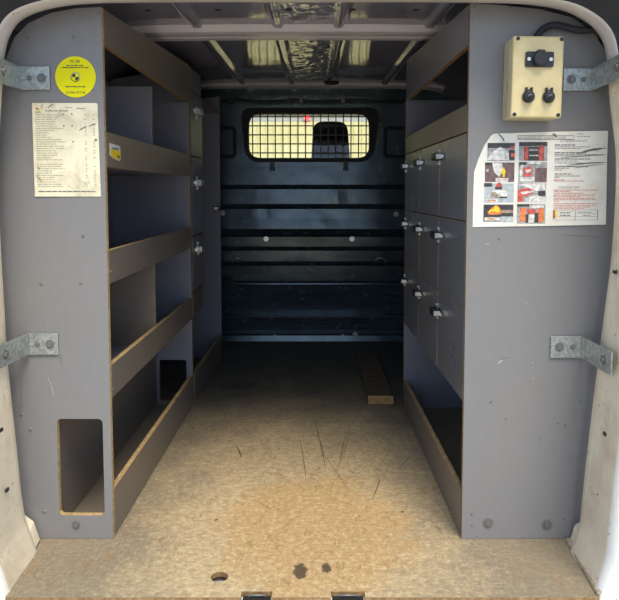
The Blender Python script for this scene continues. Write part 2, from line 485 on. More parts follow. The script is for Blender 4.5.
# bulkhead
bulk_pts = [(166, .002), (184.6, .0), (185, .003), (188.2, .026), (189.2, .0), (203.8, .0), (204.6, .003), (207.8, .026), (209, .002),
            (219, .0), (227, -.006), (228.8, -.006), (229.6, -.002), (235.8, .045), (237, .004), (246.6, .010), (247.2, .014), (250, .036), (250.8, .004),
            (261.4, .010), (262, .014), (265, .036), (265.8, .002), (281, .012), (283, -.012), (284.2, -.014), (285.5, .030), (295, .045), (296, .035), (305, .050), (306, .040), (314.8, .050), (315.8, -.008), (317.6, -.014),
            (319, .004), (327, .016), (329, .006), (330, -.012), (331.5, -.012), (332.5, .012), (334, .012), (335, -.016), (338, -.02), (343, -.03)]
zs = [(zY(py, YB), d) for py, d in bulk_pts]
bm = bmesh.new()
xx = [-HW+i*2*HW/60 for i in range(61)]
def dent(x, z):
    d = 0
    for (cx, cz, r, a) in ((atY(317, 221, YB).x, zY(222, YB), .075, -.006), (atY(335, 197, YB).x, zY(197, YB), .05, -.007), (-.3, .8, .05, .004), (atY(265, 215, YB).x, zY(216, YB), .1, -.005)):
        q = ((x-cx)**2+(z-cz)**2)/(r*r)
        d += a*math.exp(-q)
    return d
fine = []
for (z0, d0), (z1, d1) in zip(zs, zs[1:]):
    n = max(1, int(abs(z0-z1)/.02))
    for k in range(n): fine.append((z0+(z1-z0)*k/n, d0+(d1-d0)*k/n))
fine.append((-.03, -.03))
rows = [[bm.verts.new((x, YB+d+dent(x, z)+.0015*noise.noise(Vector((x*6, z*9, 3))), z)) for x in xx] for z, d in fine]
for a, b in zip(rows, rows[1:]):
    for i in range(60): bm.faces.new((a[i], a[i+1], b[i+1], b[i]))
bulk = obj('wall_back', bm, 'bulk', kind='structure')
bulk.modifiers.new('s', 'SOLIDIFY').thickness = .003
bulk.modifiers['s'].offset = 1
def fb(u, v, w): return (u, YB-w, v)
zt = zs[0][0]
gl = [atY(249, 114, YB), atY(369, 114, YB), atY(369, 158, YB), atY(249, 158, YB)]
hole_w = rpoly([(p.x, p.z) for p in gl], .075, 8)
gs = [atY(240, 108, YB), atY(381, 108, YB), atY(372.5, 162, YB), atY(246.5, 162, YB)]
gas = rpoly([(p.x, p.z) for p in gs], .085, 8)
sheet('bulkhead_panel', [(-HW, zt), (HW, zt), (HW, 1.555), (-HW, 1.555)], [hole_w], .004, ['bulk'], bulk, fb)
win = sheet('window_1', gas, [hole_w], .035, ['rubber'], None, fb, kind='structure')
bv = win.modifiers.new('b', 'BEVEL'); bv.width = .007; bv.segments = 2; bv.limit_method = 'ANGLE'
sheet('window_glass', rpoly([(p.x, p.z) for p in gl], .075, 8), [], .004, ['glass'], win, fb)
bm = bmesh.new()
x0, x1, z1, z0 = gl[0].x-.01, gl[1].x+.01, gl[0].z+.01, gl[2].z-.01
x = atY(253.1, 140, YB).x; dx = 7.45/F*YB
k = 0
while x+k*dx < x1: bx(bm, x+k*dx-.0034, x+k*dx+.0034, YB-.030, YB-.025, z0, z1); k += 1
z = zY(117.4, YB); dz = 8.8/F*YB; k = 0
while z-k*dz > z0: bx(bm, x0, x1, YB-.034, YB-.030, z-k*dz-.0036, z-k*dz+.0036); k += 1
obj('wire_grille', bm, 'black', win)
for px in (272, 346):
    p = atY(px, 163, YB-.02); bm = bmesh.new(); bx(bm, -.013, .013, -.008, .0, -.04, 0.012); bx(bm, -.016, .016, -.012, .0, -.045, -.028)
    o = obj('grille_bracket', bm, 'black', win, bevel=.002); o.location = (p.x, YB-.012, p.z)
def loop(px0, px1, py0, py1):
    a, b = atY(px0, py0, YB), atY(px1, py1, YB)
    pts = [(u, YB-.014, v) for u, v in rrect(a.x, b.x, b.z, a.z, .022)]
    bm = bmesh.new(); tube(bm, pts, .010, 8, True); obj('pull_handle', bm, 'rubber', bulk)
loop(212, 235, 128, 157); loop(385, 408, 128, 157)
for px, py in ((223, 213), (396, 214), (266, 239), (352, 239), (275, 336.5), (343, 336.5), (355, 334)):
    p = atY(px, py, YB); bolt(bulk, (p.x, YB-(.012 if py < 220 else -.004 if py < 300 else .012), p.z), (0, -1, 0), .009, .016, mat='steel')
for px in (237, 380):
    p = atY(px, 262, YB); bm = bmesh.new()
    pts = [(p.x+.03*math.cos(R(a)), YB-.008-.014*math.sin(R(a)), p.z+.028*math.sin(R(a))) for a in range(0, 181, 15)]
    tube(bm, pts, .005, 8); obj('lashing_ring', bm, 'steel', bulk)
p = atY(229, 283, YB); bm = bmesh.new(); cyl(bm, (0,0,0), (0,-1,0), .034, .022, 24); cyl(bm, (0,-.022,0), (0,-1,0), .026, .008, 24, r2=.015)
o = obj('rubber_grommet', bm, 'rubber', bulk, bevel=.002); o.location = (p.x, YB-.012, p.z)

# wiring along the top of the bulkhead
wh = empty('wiring_loom', (0, 3.955, 1.47)); tag(wh, 'thin dark wiring loom clipped along the top of the rear metal bulkhead', 'cable')
bm = bmesh.new(); tube(bm, [(-.55+i*.05, -.010+.003*math.sin(i*1.3), .0+.005*math.sin(i*.9)) for i in range(23)], .0075, 8); obj('sheath', bm, 'black', wh)
for px in (230, 290, 301, 343, 352, 400):
    p = atY(px, 92, 3.94); bm = bmesh.new(); bx(bm, -.012, .012, -.024, .032, -.013, .013); o = obj('clip', bm, 'bolt' if px in (301, 343) else 'black', wh, bevel=.002); o.location = (p.x, 0, 0)

# rear door aperture: pillars and header
def catmull(P, n=5):
    out = []
    for i in range(len(P)-1):
        p0, p1, p2, p3 = P[max(0, i-1)], P[i], P[i+1], P[min(len(P)-1, i+2)]
        for k in range(n):
            t = k/n
            out.append(tuple(.5*((2*b)+(-a+c)*t+(2*a-5*b+4*c-d)*t*t+(-a+3*b-3*c+d)*t**3) for a, b, c, d in zip(p0, p1, p2, p3)))
    out.append(P[-1]); return out
def strip(name, pix, mats, fans, par=None, kind='structure'):
    pts = [(atY(px, py, YI).x, atY(px, py, YI).z) for px, py in pix]
    pts = catmull(pts, 5)
    bm = bmesh.new(); rings = []
    for i, (x, z) in enumerate(pts):
        a = Vector(pts[max(0, i-1)]); b = Vector(pts[min(len(pts)-1, i+1)])
        t = (b-a).normalized(); nrm = Vector((-t.y, t.x))      # path runs left pillar up, over, right pillar down: outward is to the left of travel
        rings.append([bm.verts.new((x+nrm.x*o, y, z+nrm.y*o)) for (y, o, m) in fans])
    for A, B in zip(rings, rings[1:]):
        for k in range(len(fans)-1):
            f = bm.faces.new((A[k], B[k], B[k+1], A[k+1])); f.material_index = fans[k][2]; f.smooth = True
    return obj(name, bm, mats, par, kind=kind)
side = [(YI+.035, .045, 0), (YI+.012, .006, 0), (YI, 0, 0), (YI-.02, -.001, 0), (1.47, -.006, 0), (1.452, -.009, 1), (1.43, -.004, 1), (1.42, .012, 1), (1.42, .05, 1), (1.45, .075, 1), (1.56, .09, 1)]
top = [(YI+.035, .035, 0), (YI+.006, .006, 0), (YI, 0, 0), (YI-.02, -.001, 0), (1.575, .0, 0), (1.565, .004, 1), (1.56, .02, 1), (1.50, .03, 1), (1.46, .06, 1), (1.46, .12, 1), (1.56, .14, 1)]
L = [(40, 560), (29, 530), (25, 517), (21, 490), (17, 450), (8, 365), (4, 300), (1, 250), (-1, 200), (-1, 150), (1, 110), (3, 75)]
T = [(3, 75), (5, 55), (10, 36), (22, 20), (46, 10), (80, 4.5), (130, 3), (220, 2.5), (314, 2.5), (400, 2.5), (480, 3), (525, 4.5), (560, 10), (581, 19), (596, 31), (604, 46), (608, 70)]
RR = [(608, 70), (609.5, 100), (613, 128), (615.5, 150), (616, 175), (615, 205), (611, 260), (606, 300), (597, 370), (588, 445), (582, 500), (580, 520), (576, 535), (566, 565)]
lp = strip('trim_1', L, ['cream', 'white'], side)
hd = strip('trim_2', T, ['header', 'rubber'], top)
rp = strip('trim_3', RR, ['cream', 'white'], side)
def foot(s, par, pts):
    bm = bmesh.new(); vs = [bm.verts.new(p) for p in pts]
    bmesh.ops.convex_hull(bm, input=vs); o = obj('pillar_foot', bm, 'cream', par, bevel=.012); o.modifiers['bevel'].segments = 4
# feet fill the corner between pillar and plywood
foot(1, rp, [(.660, YR+.01, .002), (.74, YR+.01, .002), (.672, 1.62, .002), (.678, 1.672, .002), (.78, 1.675, .002), (.675, YR+.01, .010), (.74, YR+.01, .05), (.684, 1.62, .035), (.69, 1.672, .05), (.78, 1.67, .10)])
foot(-1, lp, [(-.712, YR+.01, .002), (-.78, YR+.01, .002), (-.722, 1.62, .002), (-.729, 1.672, .002), (-.80, 1.675, .002), (-.725, YR+.01, .010), (-.78, YR+.01, .05), (-.738, 1.62, .035), (-.745, 1.672, .055), (-.80, 1.67, .10)])
bm = bmesh.new(); hexa(bm, [(.650, YR+.004, .001), (.662, YR+.004, .001), (.680, 1.668, .001), (.668, 1.668, .001), (.652, YR+.004, .009), (.664, YR+.004, .012), (.682, 1.668, .012), (.670, 1.668, .009)])
obj('floor_seal', bm, 'pbrown', rp, bevel=.002)
for px, py, Y in ((604.5, 434, 1.53), (598.5, 496, 1.53), (613, 91, 1.60), (614.3, 272, 1.58)):
    p = atY(px, py, Y); bm = bmesh.new(); bx(bm, -.001, .003, -.007, .007, -.004, .004); o = obj('pillar_slot', bm, 'black', rp)
    o.location = p
for px, py, Y in ((1.5, 430, 1.50), (7.5, 490, 1.53)):
    p = atY(px, py, Y); bm = bmesh.new(); bx(bm, -.003, .001, -.007, .007, -.004, .004); o = obj('pillar_slot', bm, 'black', lp); o.location = p
# rear sill below the plywood
bm = bmesh.new(); bx(bm, -.72, .72, YR-.012, YR+.03, -.10, -.0135); bx(bm, -.72, .72, YR-.09, YR-.012, -.13, -.045)
obj('trim_4', bm, 'white', kind='structure', bevel=.006)
bm = bmesh.new(); bx(bm, -.86, .86, YR-.20, YR-.09, -.30, -.055); obj('trim_5', bm, 'rubber', kind='structure', bevel=.02)
for n in (n1, n2):
    c = (n[0]+n[1])/2; w = (n[1]-n[0])/2-.003
    t = empty('latch_striker', (c, YR+.01, -.013))
    tag(t, 'black metal door latch striker in the %s notch of the plywood sill' % ('left' if c < 0 else 'right'), 'latch', 'door latch strikers on the sill')
    bm = bmesh.new(); bx(bm, -w, w, -.009, .011, 0, .003); obj('plate', bm, 'black', t, bevel=.001)
    bm = bmesh.new(); tube(bm, [(-w*.6, .004, .003), (-w*.6, .004, .009), (w*.6, .004, .009), (w*.6, .004, .003)], .0022, 8); obj('loop', bm, 'bolt', t)

# ------------------------------------------------------------------ racking
TH = .015; RZ = R(.62)
YF = 1.68
def frame_side(s):
    # local outward a -> x
    return lambda a, y, z: (s*a, y, z)
def board(name, par, s, a0, a1, y0, y1, z0, z1, mats=('lam', 'ply'), edge='none', z0b=None, z1b=None, **kw):
    """box board; faces seen as cut edges get raw plywood. z0b/z1b: heights at the far end"""
    z0b = z0 if z0b is None else z0b; z1b = z1 if z1b is None else z1b
    bm = bmesh.new()
    hexa(bm, [(s*a0, y0, z0), (s*a1, y0, z0), (s*a1, y1, z0b), (s*a0, y1, z0b), (s*a0, y0, z1), (s*a1, y0, z1), (s*a1, y1, z1b), (s*a0, y1, z1b)])
    bm.normal_update()
    dims = {'a': abs(a1-a0), 'y': y1-y0, 'z': z1-z0}
    thin = min(dims, key=dims.get)
    for f in bm.faces:
        n = f.normal; ax = 'a' if abs(n.x) > .9 else 'y' if abs(n.y) > .9 else 'z'
        f.material_index = 0 if ax == thin else 1
    return obj(name, bm, list(mats), par, bevel=.0012, **kw)

# ---- left shelving unit
XL = atY(108, 300, YF).x
LS = empty('shelving_unit', (XL, YF, 0), -RZ)
tag(LS, 'open grey laminate shelving unit with lipped shelves, a round yellow sticker on its end', 'shelving')
def zf(py): return zY(py, YF)
Lend = 2.765-YF      # local y of the far end
def front_frame(u, v, w): return (u, w, v)
# end panel facing the door, outline follows the van side
pix = [(101, 7), (76, 8), (50, 13), (28, 23), (14, 37), (5, 60), (-3, 95), (-7, 140), (-8, 300), (-2, 380), (12, 460), (20, 537)]
out = [(min(0, atY(px, py, YF).x-XL), zf(py)) for px, py in pix]
out[0] = (0, zf(7)); out[-1] = (out[-1][0], .001); out.append((0, .001))
c0, c1 = atY(56.5, 419, YF), atY(104.8, 515.5, YF)
cut = rrect(c0.x-XL, c1.x-XL, c1.z, c0.z, .012)
ep = sheet('end_panel', out, [cut], TH, ['lam', 'plylt'], LS, lambda u, v, w: (u, w+TH/2, v))
for px, py, big in ((27, 37, 1), (73, 37, 1), (76, 525, 1), (21, 415, 0), (30, 430, 0), (96, 140, 0), (83, 236, 0), (81, 283, 0), (41, 284, 0), (44, 512, 0)):
    p = atY(px, py, YF)
    (bolt if big == 1 and py > 400 else screw)(ep, (p.x-XL, -.0002, p.z), (0, -1, 0))
zl = {k: (zf(a), zf(b)) for k, (a, b) in dict(l2=(131, 166.5), l3=(251, 285), l4=(366.5, 400)).items()}
D = .335    # shelf depth
# fascia and back
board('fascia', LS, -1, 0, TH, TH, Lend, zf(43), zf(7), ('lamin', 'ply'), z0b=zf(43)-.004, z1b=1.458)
board('back_panel', LS, -1, D-.004, D+.006, TH, Lend, .30, 1.385, ('lamdk', 'ply'))
for k in ('l2', 'l3', 'l4'):
    zt_, zb_ = zl[k]
    sh = board('shelf', LS, -1, TH, D-.004, TH, Lend, zb_+.002, zb_+.002+TH, ('lamdk', 'ply'))
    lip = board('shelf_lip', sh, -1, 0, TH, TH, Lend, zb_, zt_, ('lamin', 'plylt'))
    for y in (.03, .35, .75, 1.02): screw(lip, (.0002, y, zb_+.02+random.uniform(0, .02)), (1, 0, 0), .0035)
dy = 2.22-YF
zb2 = zl['l2'][1]+.002+TH; zb3 = zl['l3'][1]+.002+TH; zb4 = zl['l4'][1]+.002+TH
board('divider', LS, -1, TH+.002, D-.004, dy, dy+TH, zb2, 1.282, ('lamdk', 'ply'))
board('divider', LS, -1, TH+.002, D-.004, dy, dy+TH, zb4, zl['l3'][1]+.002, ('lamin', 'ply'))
# far end panel with its own cut-out
fy = Lend
def pl(px, py): 
    p = atY(px, py, 2.765); return p
fc0, fc1 = pl(159, 360), pl(187, 401)
def loc_far(p):  # to local a (positive outward)
    return (Matrix.Rotation(RZ, 4, 'Z') @ (p-Vector((XL, YF, 0)))).x
cutf = rpoly([(loc_far(fc0), .02), (loc_far(fc1), .02), (loc_far(fc1), fc0.z), (loc_far(fc0), fc0.z)], .012)
fe = sheet('end_panel', [(-D, .001), (0, .001), (0, 1.302), (-D, 1.302)], [cutf], TH, ['lamdk', 'ply'], LS, lambda u, v, w: (u, w+Lend+TH/2, v))
for px, py in ((134, 190), (174, 190), (122, 206), (172, 118)):
    p = pl(px, py); bolt(fe, (loc_far(p), Lend, p.z), (0, -1, 0), .005, .009)
# base board and inner side board
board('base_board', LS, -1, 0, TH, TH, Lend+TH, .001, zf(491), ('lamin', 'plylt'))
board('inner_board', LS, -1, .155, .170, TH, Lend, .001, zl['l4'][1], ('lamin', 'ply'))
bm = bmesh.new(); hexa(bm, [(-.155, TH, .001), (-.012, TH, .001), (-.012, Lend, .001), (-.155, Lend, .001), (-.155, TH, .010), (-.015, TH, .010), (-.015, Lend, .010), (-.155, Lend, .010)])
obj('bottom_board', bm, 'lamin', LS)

# ---- toggle latches
def latch(par, s, y, z, big=1.0, off=0.0, body='black'):
    g = empty('toggle_latch', (s*off, y, z)); g.parent = par
    f = -s   # into the aisle
    bm = bmesh.new(); bx(bm, min(0, f*.0035), max(0, f*.0035), -.014*big, .010*big, -.026*big, .026*big); obj('plate', bm, 'steel', g, bevel=.001)
    bm = bmesh.new(); x0, x1 = sorted((f*.0035, f*.026*big)); bx(bm, x0, x1, -.055*big, .008*big, -.0115*big, .0115*big); obj('latch_body', bm, body, g, bevel=.0012)
    bm = bmesh.new(); x0, x1 = sorted((f*.0045, f*.0235*big)); bx(bm, x0, x1, -.0585*big, -.055*big, -.0078*big, .0078*big); obj('lever', bm, 'steel', g, bevel=.0008)
    bm = bmesh.new(); x0, x1 = sorted((f*.0035, f*.006*big)); bx(bm, x0, x1, -.085*big, -.059*big, -.005*big, .005*big); obj('hook', bm, 'steel', g, bevel=.0008)
    for zz in (-.018, .018):
        bm = bmesh.new(); cyl(bm, (f*.0035, -.002, (zz*1.12)*big), (f, 0, 0), .004*big, .004, 10); obj('rivet', bm, 'steel', g)
    return g

# ---- left rear cabinet
C0 = Lend+TH+.002
LC = empty('storage_cabinet', (LS.matrix_world @ Vector((0, 0, 0))) , -RZ)
off = Matrix.Rotation(-RZ, 4, 'Z') @ Vector((0, C0, 0))
LC.location = Vector((XL, YF, 0))+off
tag(LC, 'narrow dark grey cabinet with three hasp latches beyond the left shelving, next to the bulkhead', 'cabinet')
Cd = 3.04-2.782; Cend = 3.60-2.782
sheet('side_panel', [(-D, .001), (-.002, .001), (-.002, 1.455), (-D, 1.40)], [rrect(-D+.05, -.03, .02, .32, .012)], TH, ['lamdk', 'ply'], LC, lambda u, v, w: (u, w+TH/2, v))
fe2 = sheet('side_panel', [(-D, .001), (0, .001), (0, 1.445), (-D, 1.40)], [], TH, ['lamdk', 'ply'], LC, lambda u, v, w: (u, w+Cend-TH/2, v))
p = atY(206, 341, 3.585); bolt(fe2, (-.075, Cend-TH, p.z), (0, -1, 0), .010, .016)
board('fascia', LC, -1, 0, TH, TH, Cd, 1.365, 1.456, ('lamdk', 'ply'), z1b=1.456)
board('back_panel', LC, -1, D-.004, D+.006, TH, Cend-TH, .001, 1.40, ('lamdk', 'ply'))
board('top_board', LC, -1, .004, D-.004, TH, Cend-TH, 1.352, 1.364, ('lamdk', 'ply'))
zsplit = zY(157, 2.9), zY(235, 2.9)
zz = [1.36, zsplit[0], zsplit[1], zl['l4'][0]+.02]
for i in range(3):
    d = board('door', LC, -1, 0, TH, TH+.002, Cd, zz[i+1]+.003, zz[i]-.003, ('lamdk', 'ply'))
    py = (113, 183, 248)[i]; latch(d, -1, .14, zY(py, 2.93), 1.15, 0.0, 'steel')
board('shelf', LC, -1, TH+.002, D-.005, TH, Cd, zz[3]-.012, zz[3]+.003, ('lamdk', 'ply'))
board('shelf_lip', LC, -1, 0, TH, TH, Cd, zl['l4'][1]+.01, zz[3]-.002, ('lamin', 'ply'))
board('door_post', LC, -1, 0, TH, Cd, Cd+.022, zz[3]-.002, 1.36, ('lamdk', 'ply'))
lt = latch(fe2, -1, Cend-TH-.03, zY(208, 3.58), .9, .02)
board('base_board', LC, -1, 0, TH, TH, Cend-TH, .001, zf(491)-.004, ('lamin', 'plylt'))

# ---- right cabinet
XR = atY(465.5, 300, YF).x
RC = empty('storage_cabinet', (XR, YF, 0), RZ)
tag(RC, 'long grey cabinet with nine latched doors, carrying the cream switch box on its end', 'cabinet')
Rend = 2.735-YF
pix = [(471, 3), (500, 5), (540, 9), (572, 17), (592, 30), (606, 50), (613, 80), (618, 130), (620, 200), (616, 300), (606, 400), (596, 480), (590, 541)]
out = [(max(0, atY(px, py, YF).x-XR), zf(py)) for px, py in pix]
out[0] = (0, out[0][1]); out[-1] = (out[-1][0], .001); out.append((0, .001))
rep = sheet('end_panel', out, [], TH, ['lam', 'ply'], RC, lambda u, v, w: (u, w+TH/2, v))
for px, py, big in ((488, 523, 1), (547, 525, 1), (533, 363, 0), (533, 379, 0), (491, 402, 0), (506, 419, 0), (558, 424, 0), (581, 402, 0), (566, 426, 0), (472, 514, 0), (472, 525, 0), (475, 7, 0), (474, 17, 0), (499, 239, 0), (564, 520, 0), (511, 7, 0)):
    p = atY(px, py, YF)
    if big: bolt(rep, (p.x-XR, -.0002, p.z), (0, -1, 0), .007, .014, mat='bolt')
    else: screw(rep, (p.x-XR, -.0002, p.z), (0, -1, 0), .0032, 'pbrown' if py in (363, 379) else 'bolt')
DR = .33
board('fascia', RC, 1, 0, TH, TH, Rend, zf(43), out[0][1], ('lamdk', 'ply'), z1b=1.470)
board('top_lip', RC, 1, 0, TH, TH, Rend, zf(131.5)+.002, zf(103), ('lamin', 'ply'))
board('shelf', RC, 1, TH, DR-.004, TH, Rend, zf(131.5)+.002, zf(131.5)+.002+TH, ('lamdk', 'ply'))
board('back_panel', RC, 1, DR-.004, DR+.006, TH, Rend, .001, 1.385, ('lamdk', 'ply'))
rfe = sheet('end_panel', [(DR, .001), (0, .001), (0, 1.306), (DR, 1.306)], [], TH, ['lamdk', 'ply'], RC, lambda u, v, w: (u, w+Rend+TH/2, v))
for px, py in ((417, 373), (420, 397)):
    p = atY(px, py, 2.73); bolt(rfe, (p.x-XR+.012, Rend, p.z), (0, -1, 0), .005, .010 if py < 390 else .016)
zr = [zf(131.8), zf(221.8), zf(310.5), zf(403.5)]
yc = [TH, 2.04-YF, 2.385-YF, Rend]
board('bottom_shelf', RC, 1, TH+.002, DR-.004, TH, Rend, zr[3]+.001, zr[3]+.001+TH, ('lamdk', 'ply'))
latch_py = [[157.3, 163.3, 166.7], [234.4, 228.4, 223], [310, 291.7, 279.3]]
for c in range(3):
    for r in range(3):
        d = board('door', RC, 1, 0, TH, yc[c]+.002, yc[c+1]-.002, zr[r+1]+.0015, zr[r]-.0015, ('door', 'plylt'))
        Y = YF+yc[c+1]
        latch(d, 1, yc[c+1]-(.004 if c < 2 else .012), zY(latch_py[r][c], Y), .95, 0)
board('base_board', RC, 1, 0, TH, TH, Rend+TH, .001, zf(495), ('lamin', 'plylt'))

# ------------------------------------------------------------------ brackets
def bracket(s, tab, bend_px, far, label):
    """tab: px box on the end panel; far: (px, py, Y) centre of the arm's near end"""
    a, b = atY(tab[0], tab[1], YF), atY(tab[2], tab[3], YF)
    zc, hh = (a.z+b.z)/2, abs(a.z-b.z)/2
    xi, xo = (b.x, a.x) if s < 0 else (a.x, b.x)     # inner and outer end of the tab
    q = atY(*far)
    t = empty('mounting_bracket', (xi, YF-.0005, zc)); tag(t, label, 'bracket', 'steel brackets tying racking to pillars')
    T_ = .004
    bm = bmesh.new()
    x0, x1 = sorted((0, xo-xi)); bx(bm, x0, x1, -T_, 0, -hh, hh)
    obj('tab', bm, 'galv', t, bevel=.001)
    bm = bmesh.new(); ex, ey = q.x-xi, q.y-YF; bxo = xo-xi
    d = Vector((ex-bxo, ey, 0)).normalized(); nrm = Vector((-d.y, d.x, 0))*T_*(1 if s > 0 else -1)
    A, B = Vector((bxo, -T_*.2, 0)), Vector((ex, ey, 0))
    dz = q.z-zc
    hexa(bm, [A+Vector((0,0,-hh)), A+nrm+Vector((0,0,-hh)), B+nrm+Vector((0,0,dz-hh)), B+Vector((0,0,dz-hh)), A+Vector((0,0,hh)), A+nrm+Vector((0,0,hh)), B+nrm+Vector((0,0,dz+hh)), B+Vector((0,0,dz+hh))])
    obj('arm', bm, 'galv', t, bevel=.001)
    for fr in (.28, .72):
        bolt(t, (bxo*fr, -T_, 0), (0, -1, 0), .007 if fr < .5 else .005, .012 if fr < .5 else .007)
    mid = A.lerp(B, .78); side_n = -Vector((-d.y, d.x, 0))*(1 if s > 0 else -1)
    bolt(t, mid+nrm*0+side_n*.0002+Vector((0, 0, dz*.78)), side_n, .008, .012)
bracket(-1, (21.5, 66.5, 50.5, 90), 21.5, (-3, 69, 1.50), 'galvanised steel bracket from left shelving to left pillar, beside the round yellow sticker')
bracket(-1, (29.5, 333, 59, 354.5), 29.5, (-2, 358, 1.54), 'galvanised steel bracket low on the left, above the rectangular cut-out')
bracket(1, (563, 68.5, 590.5, 91), 590.5, (626, 63, 1.48), 'galvanised steel bracket high on the right, behind the cream switch box')
bracket(1, (550.5, 336, 580, 357.5), 580, (611, 364, 1.505), 'galvanised steel bracket low on the right, below the photo poster')

# ------------------------------------------------------------------ stickers and papers
YP = YF-.0004
def pframe(s_origin):     # u,v are real x,z offsets from an origin on the front panels
    ox, oz = s_origin
    return lambda u, v, w: (u, -w, v)
def on_panel(px, py): p = atY(px, py, YP); return p.x, p.z
# yellow disc
cx, cz = on_panel(75.5, 77); rr = 20.2/F*YF/1.01
st = empty('round_sticker', (cx, YP, cz)); tag(st, 'round yellow sticker with black print and a quartered roundel on the left end panel', 'sticker')
fr = lambda u, v, w: (u, -w, v)
bm = bmesh.new(); polyp(bm, fr, ellipse(0, 0, rr, rr, 48), 0, .0008); obj('disc', bm, 'yellow', st)
bm = bmesh.new()
text_bm(bm, 'HS 286', .0105, lambda u, v, w: (u, -.001-w*.5, v+.036), 'CENTER', width=.026)
text_bm(bm, 'LD 0904 OTT NB', .0085, lambda u, v, w: (u, -.001-w*.5, v-.042), 'CENTER', width=.048)
f2 = lambda u, v, w: (u, -.0009-w, v)
for v, w_ in ((.0285, .022), (.0235, .034), (-.0245, .026)): textline(bm, f2, -w_, w_, v, .0022)
obj('print', bm, 'inkdk', st)
bm = bmesh.new()
r2 = .0125
for a0 in (90, 270):
    pts = [(0, 0)]+[(r2*.82*math.cos(R(a0+k*15)), r2*.82*math.sin(R(a0+k*15))) for k in range(7)]
    polyp(bm, f2, [(u*.9, v*.9) for u, v in pts], 1, .0004)
for k in range(24):
    a, b = R(k*15+180), R(k*15+195)
    polyp(bm, f2, [(r2*math.cos(a), r2*math.sin(a)), (r2*math.cos(b), r2*math.sin(b)), (r2*.86*math.cos(b), r2*.86*math.sin(b)), (r2*.86*math.cos(a), r2*.86*math.sin(a))], 1 if k < 10 else 0, .0004)
for a0 in ():
    pts = [(0, 0)]+[(r2*.82*math.cos(R(a0+k*15)), r2*.82*math.sin(R(a0+k*15))) for k in range(7)]
    polyp(bm, f2, pts, 2, .0003)
obj('roundel', bm, ['pgrey', 'inkdk', 'pwhite'], st)
# list
tl, tr, br_, bl = [Vector(on_panel(*p)) for p in ((32, 103), (97.5, 103.5), (101, 196.5), (35, 196.5))]
o0 = bl
ls = empty('paper_list', (o0.x, YP, o0.y)); tag(ls, 'creased yellowed typed inventory list stuck on the left end panel under the round sticker', 'paper')
bm = bmesh.new(); polyp(bm, fr, [(q-o0).to_tuple() for q in (bl, br_, tr, Vector((tr.x-.004, tr.y+.001)), tl)], 0, .0008); obj('sheet', bm, 'paper', ls)
W = (br_-bl).x; Hh = (tl-bl).y
def lf(u, v, w): return ((v/Hh)*(tl.x-bl.x)+u, -.0009-w, v)
bm = bmesh.new()
for i in range(33):
    if i in (21,): continue
    v = Hh-.030-i*(Hh-.05)/33
    textline(bm, lf, .008, .008+random.uniform(.03, .075), v, .0019, 0)
    if random.random() < .8: quadp(bm, lf, W-.037, W-.033, v-.001, v+.001, 0, .0003)
    if random.random() < .8: quadp(bm, lf, W-.016, W-.011, v-.001, v+.001, 0, .0003)
obj('typed_lines', bm, 'inkfaint', ls)
bm = bmesh.new(); textline(bm, lf, .034, .092, Hh-.020, .0022); textline(bm, lf, .085, .102, Hh-.012, .0012); textline(bm, lf, .010, W-.014, .013, .003); textline(bm, lf, .115, .135, Hh-.014, .0015)
for u, v in ((.079, Hh-.028), (.101, Hh-.028), (.080, Hh-.058), (.101, Hh-.058), (.103, Hh-.098)): polyp(bm, lf, ellipse(u, v, .0021, .0021, 10), 0, .0004)
obj('headings', bm, 'ink', ls)
bm = bmesh.new(); polyp(bm, lf, ellipse(.0125, Hh-.014, .0032, .0026, 10), 0, .0005); quadp(bm, lf, .014, .019, Hh-.019, Hh-.015, 1, .0005)
text_bm(bm, 'BHV', .0075, lambda u, v, w: lf(u+.009, v+Hh-.026, .0003+w*.5), width=.014, mi=2)
obj('logo', bm, ['red', 'pyel', 'ink'], ls)
bm = bmesh.new()
random.seed(3)
def smear(bm, fr_, u0, v0, u1, v1, w0, mi=0, n=10):
    A, B = Vector((u0, v0)), Vector((u1, v1)); d = (B-A).normalized(); nn = Vector((-d.y, d.x)); top_, bot = [], []
    for k in range(n+1):
        t = k/n; c = A.lerp(B, t)+nn*math.sin(t*3)*w0*.6; hw = w0*(math.sin(math.pi*min(1, t*.92+.04))**.7)*random.uniform(.35, .7)
        top_.append(c+nn*hw); bot.append(c-nn*hw)
    for i in range(n):
        polyp(bm, fr_, [tuple(bot[i]), tuple(bot[i+1]), tuple(top_[i+1]), tuple(top_[i])], mi, .0004)
smear(bm, lf, W-.052, Hh-.071, W-.031, Hh-.060, .003); smear(bm, lf, W-.026, Hh-.060, W-.006, Hh-.053, .0028)
smear(bm, lf, .040, Hh-.014, .055, Hh-.003, .0022); smear(bm, lf, .024, Hh-.014, .028, Hh-.002, .0014); smear(bm, lf, .004, .055, .02, .038, .0016); smear(bm, lf, .010, .075, .015, .068, .002)
obj('smudge', bm, 'ink', ls)
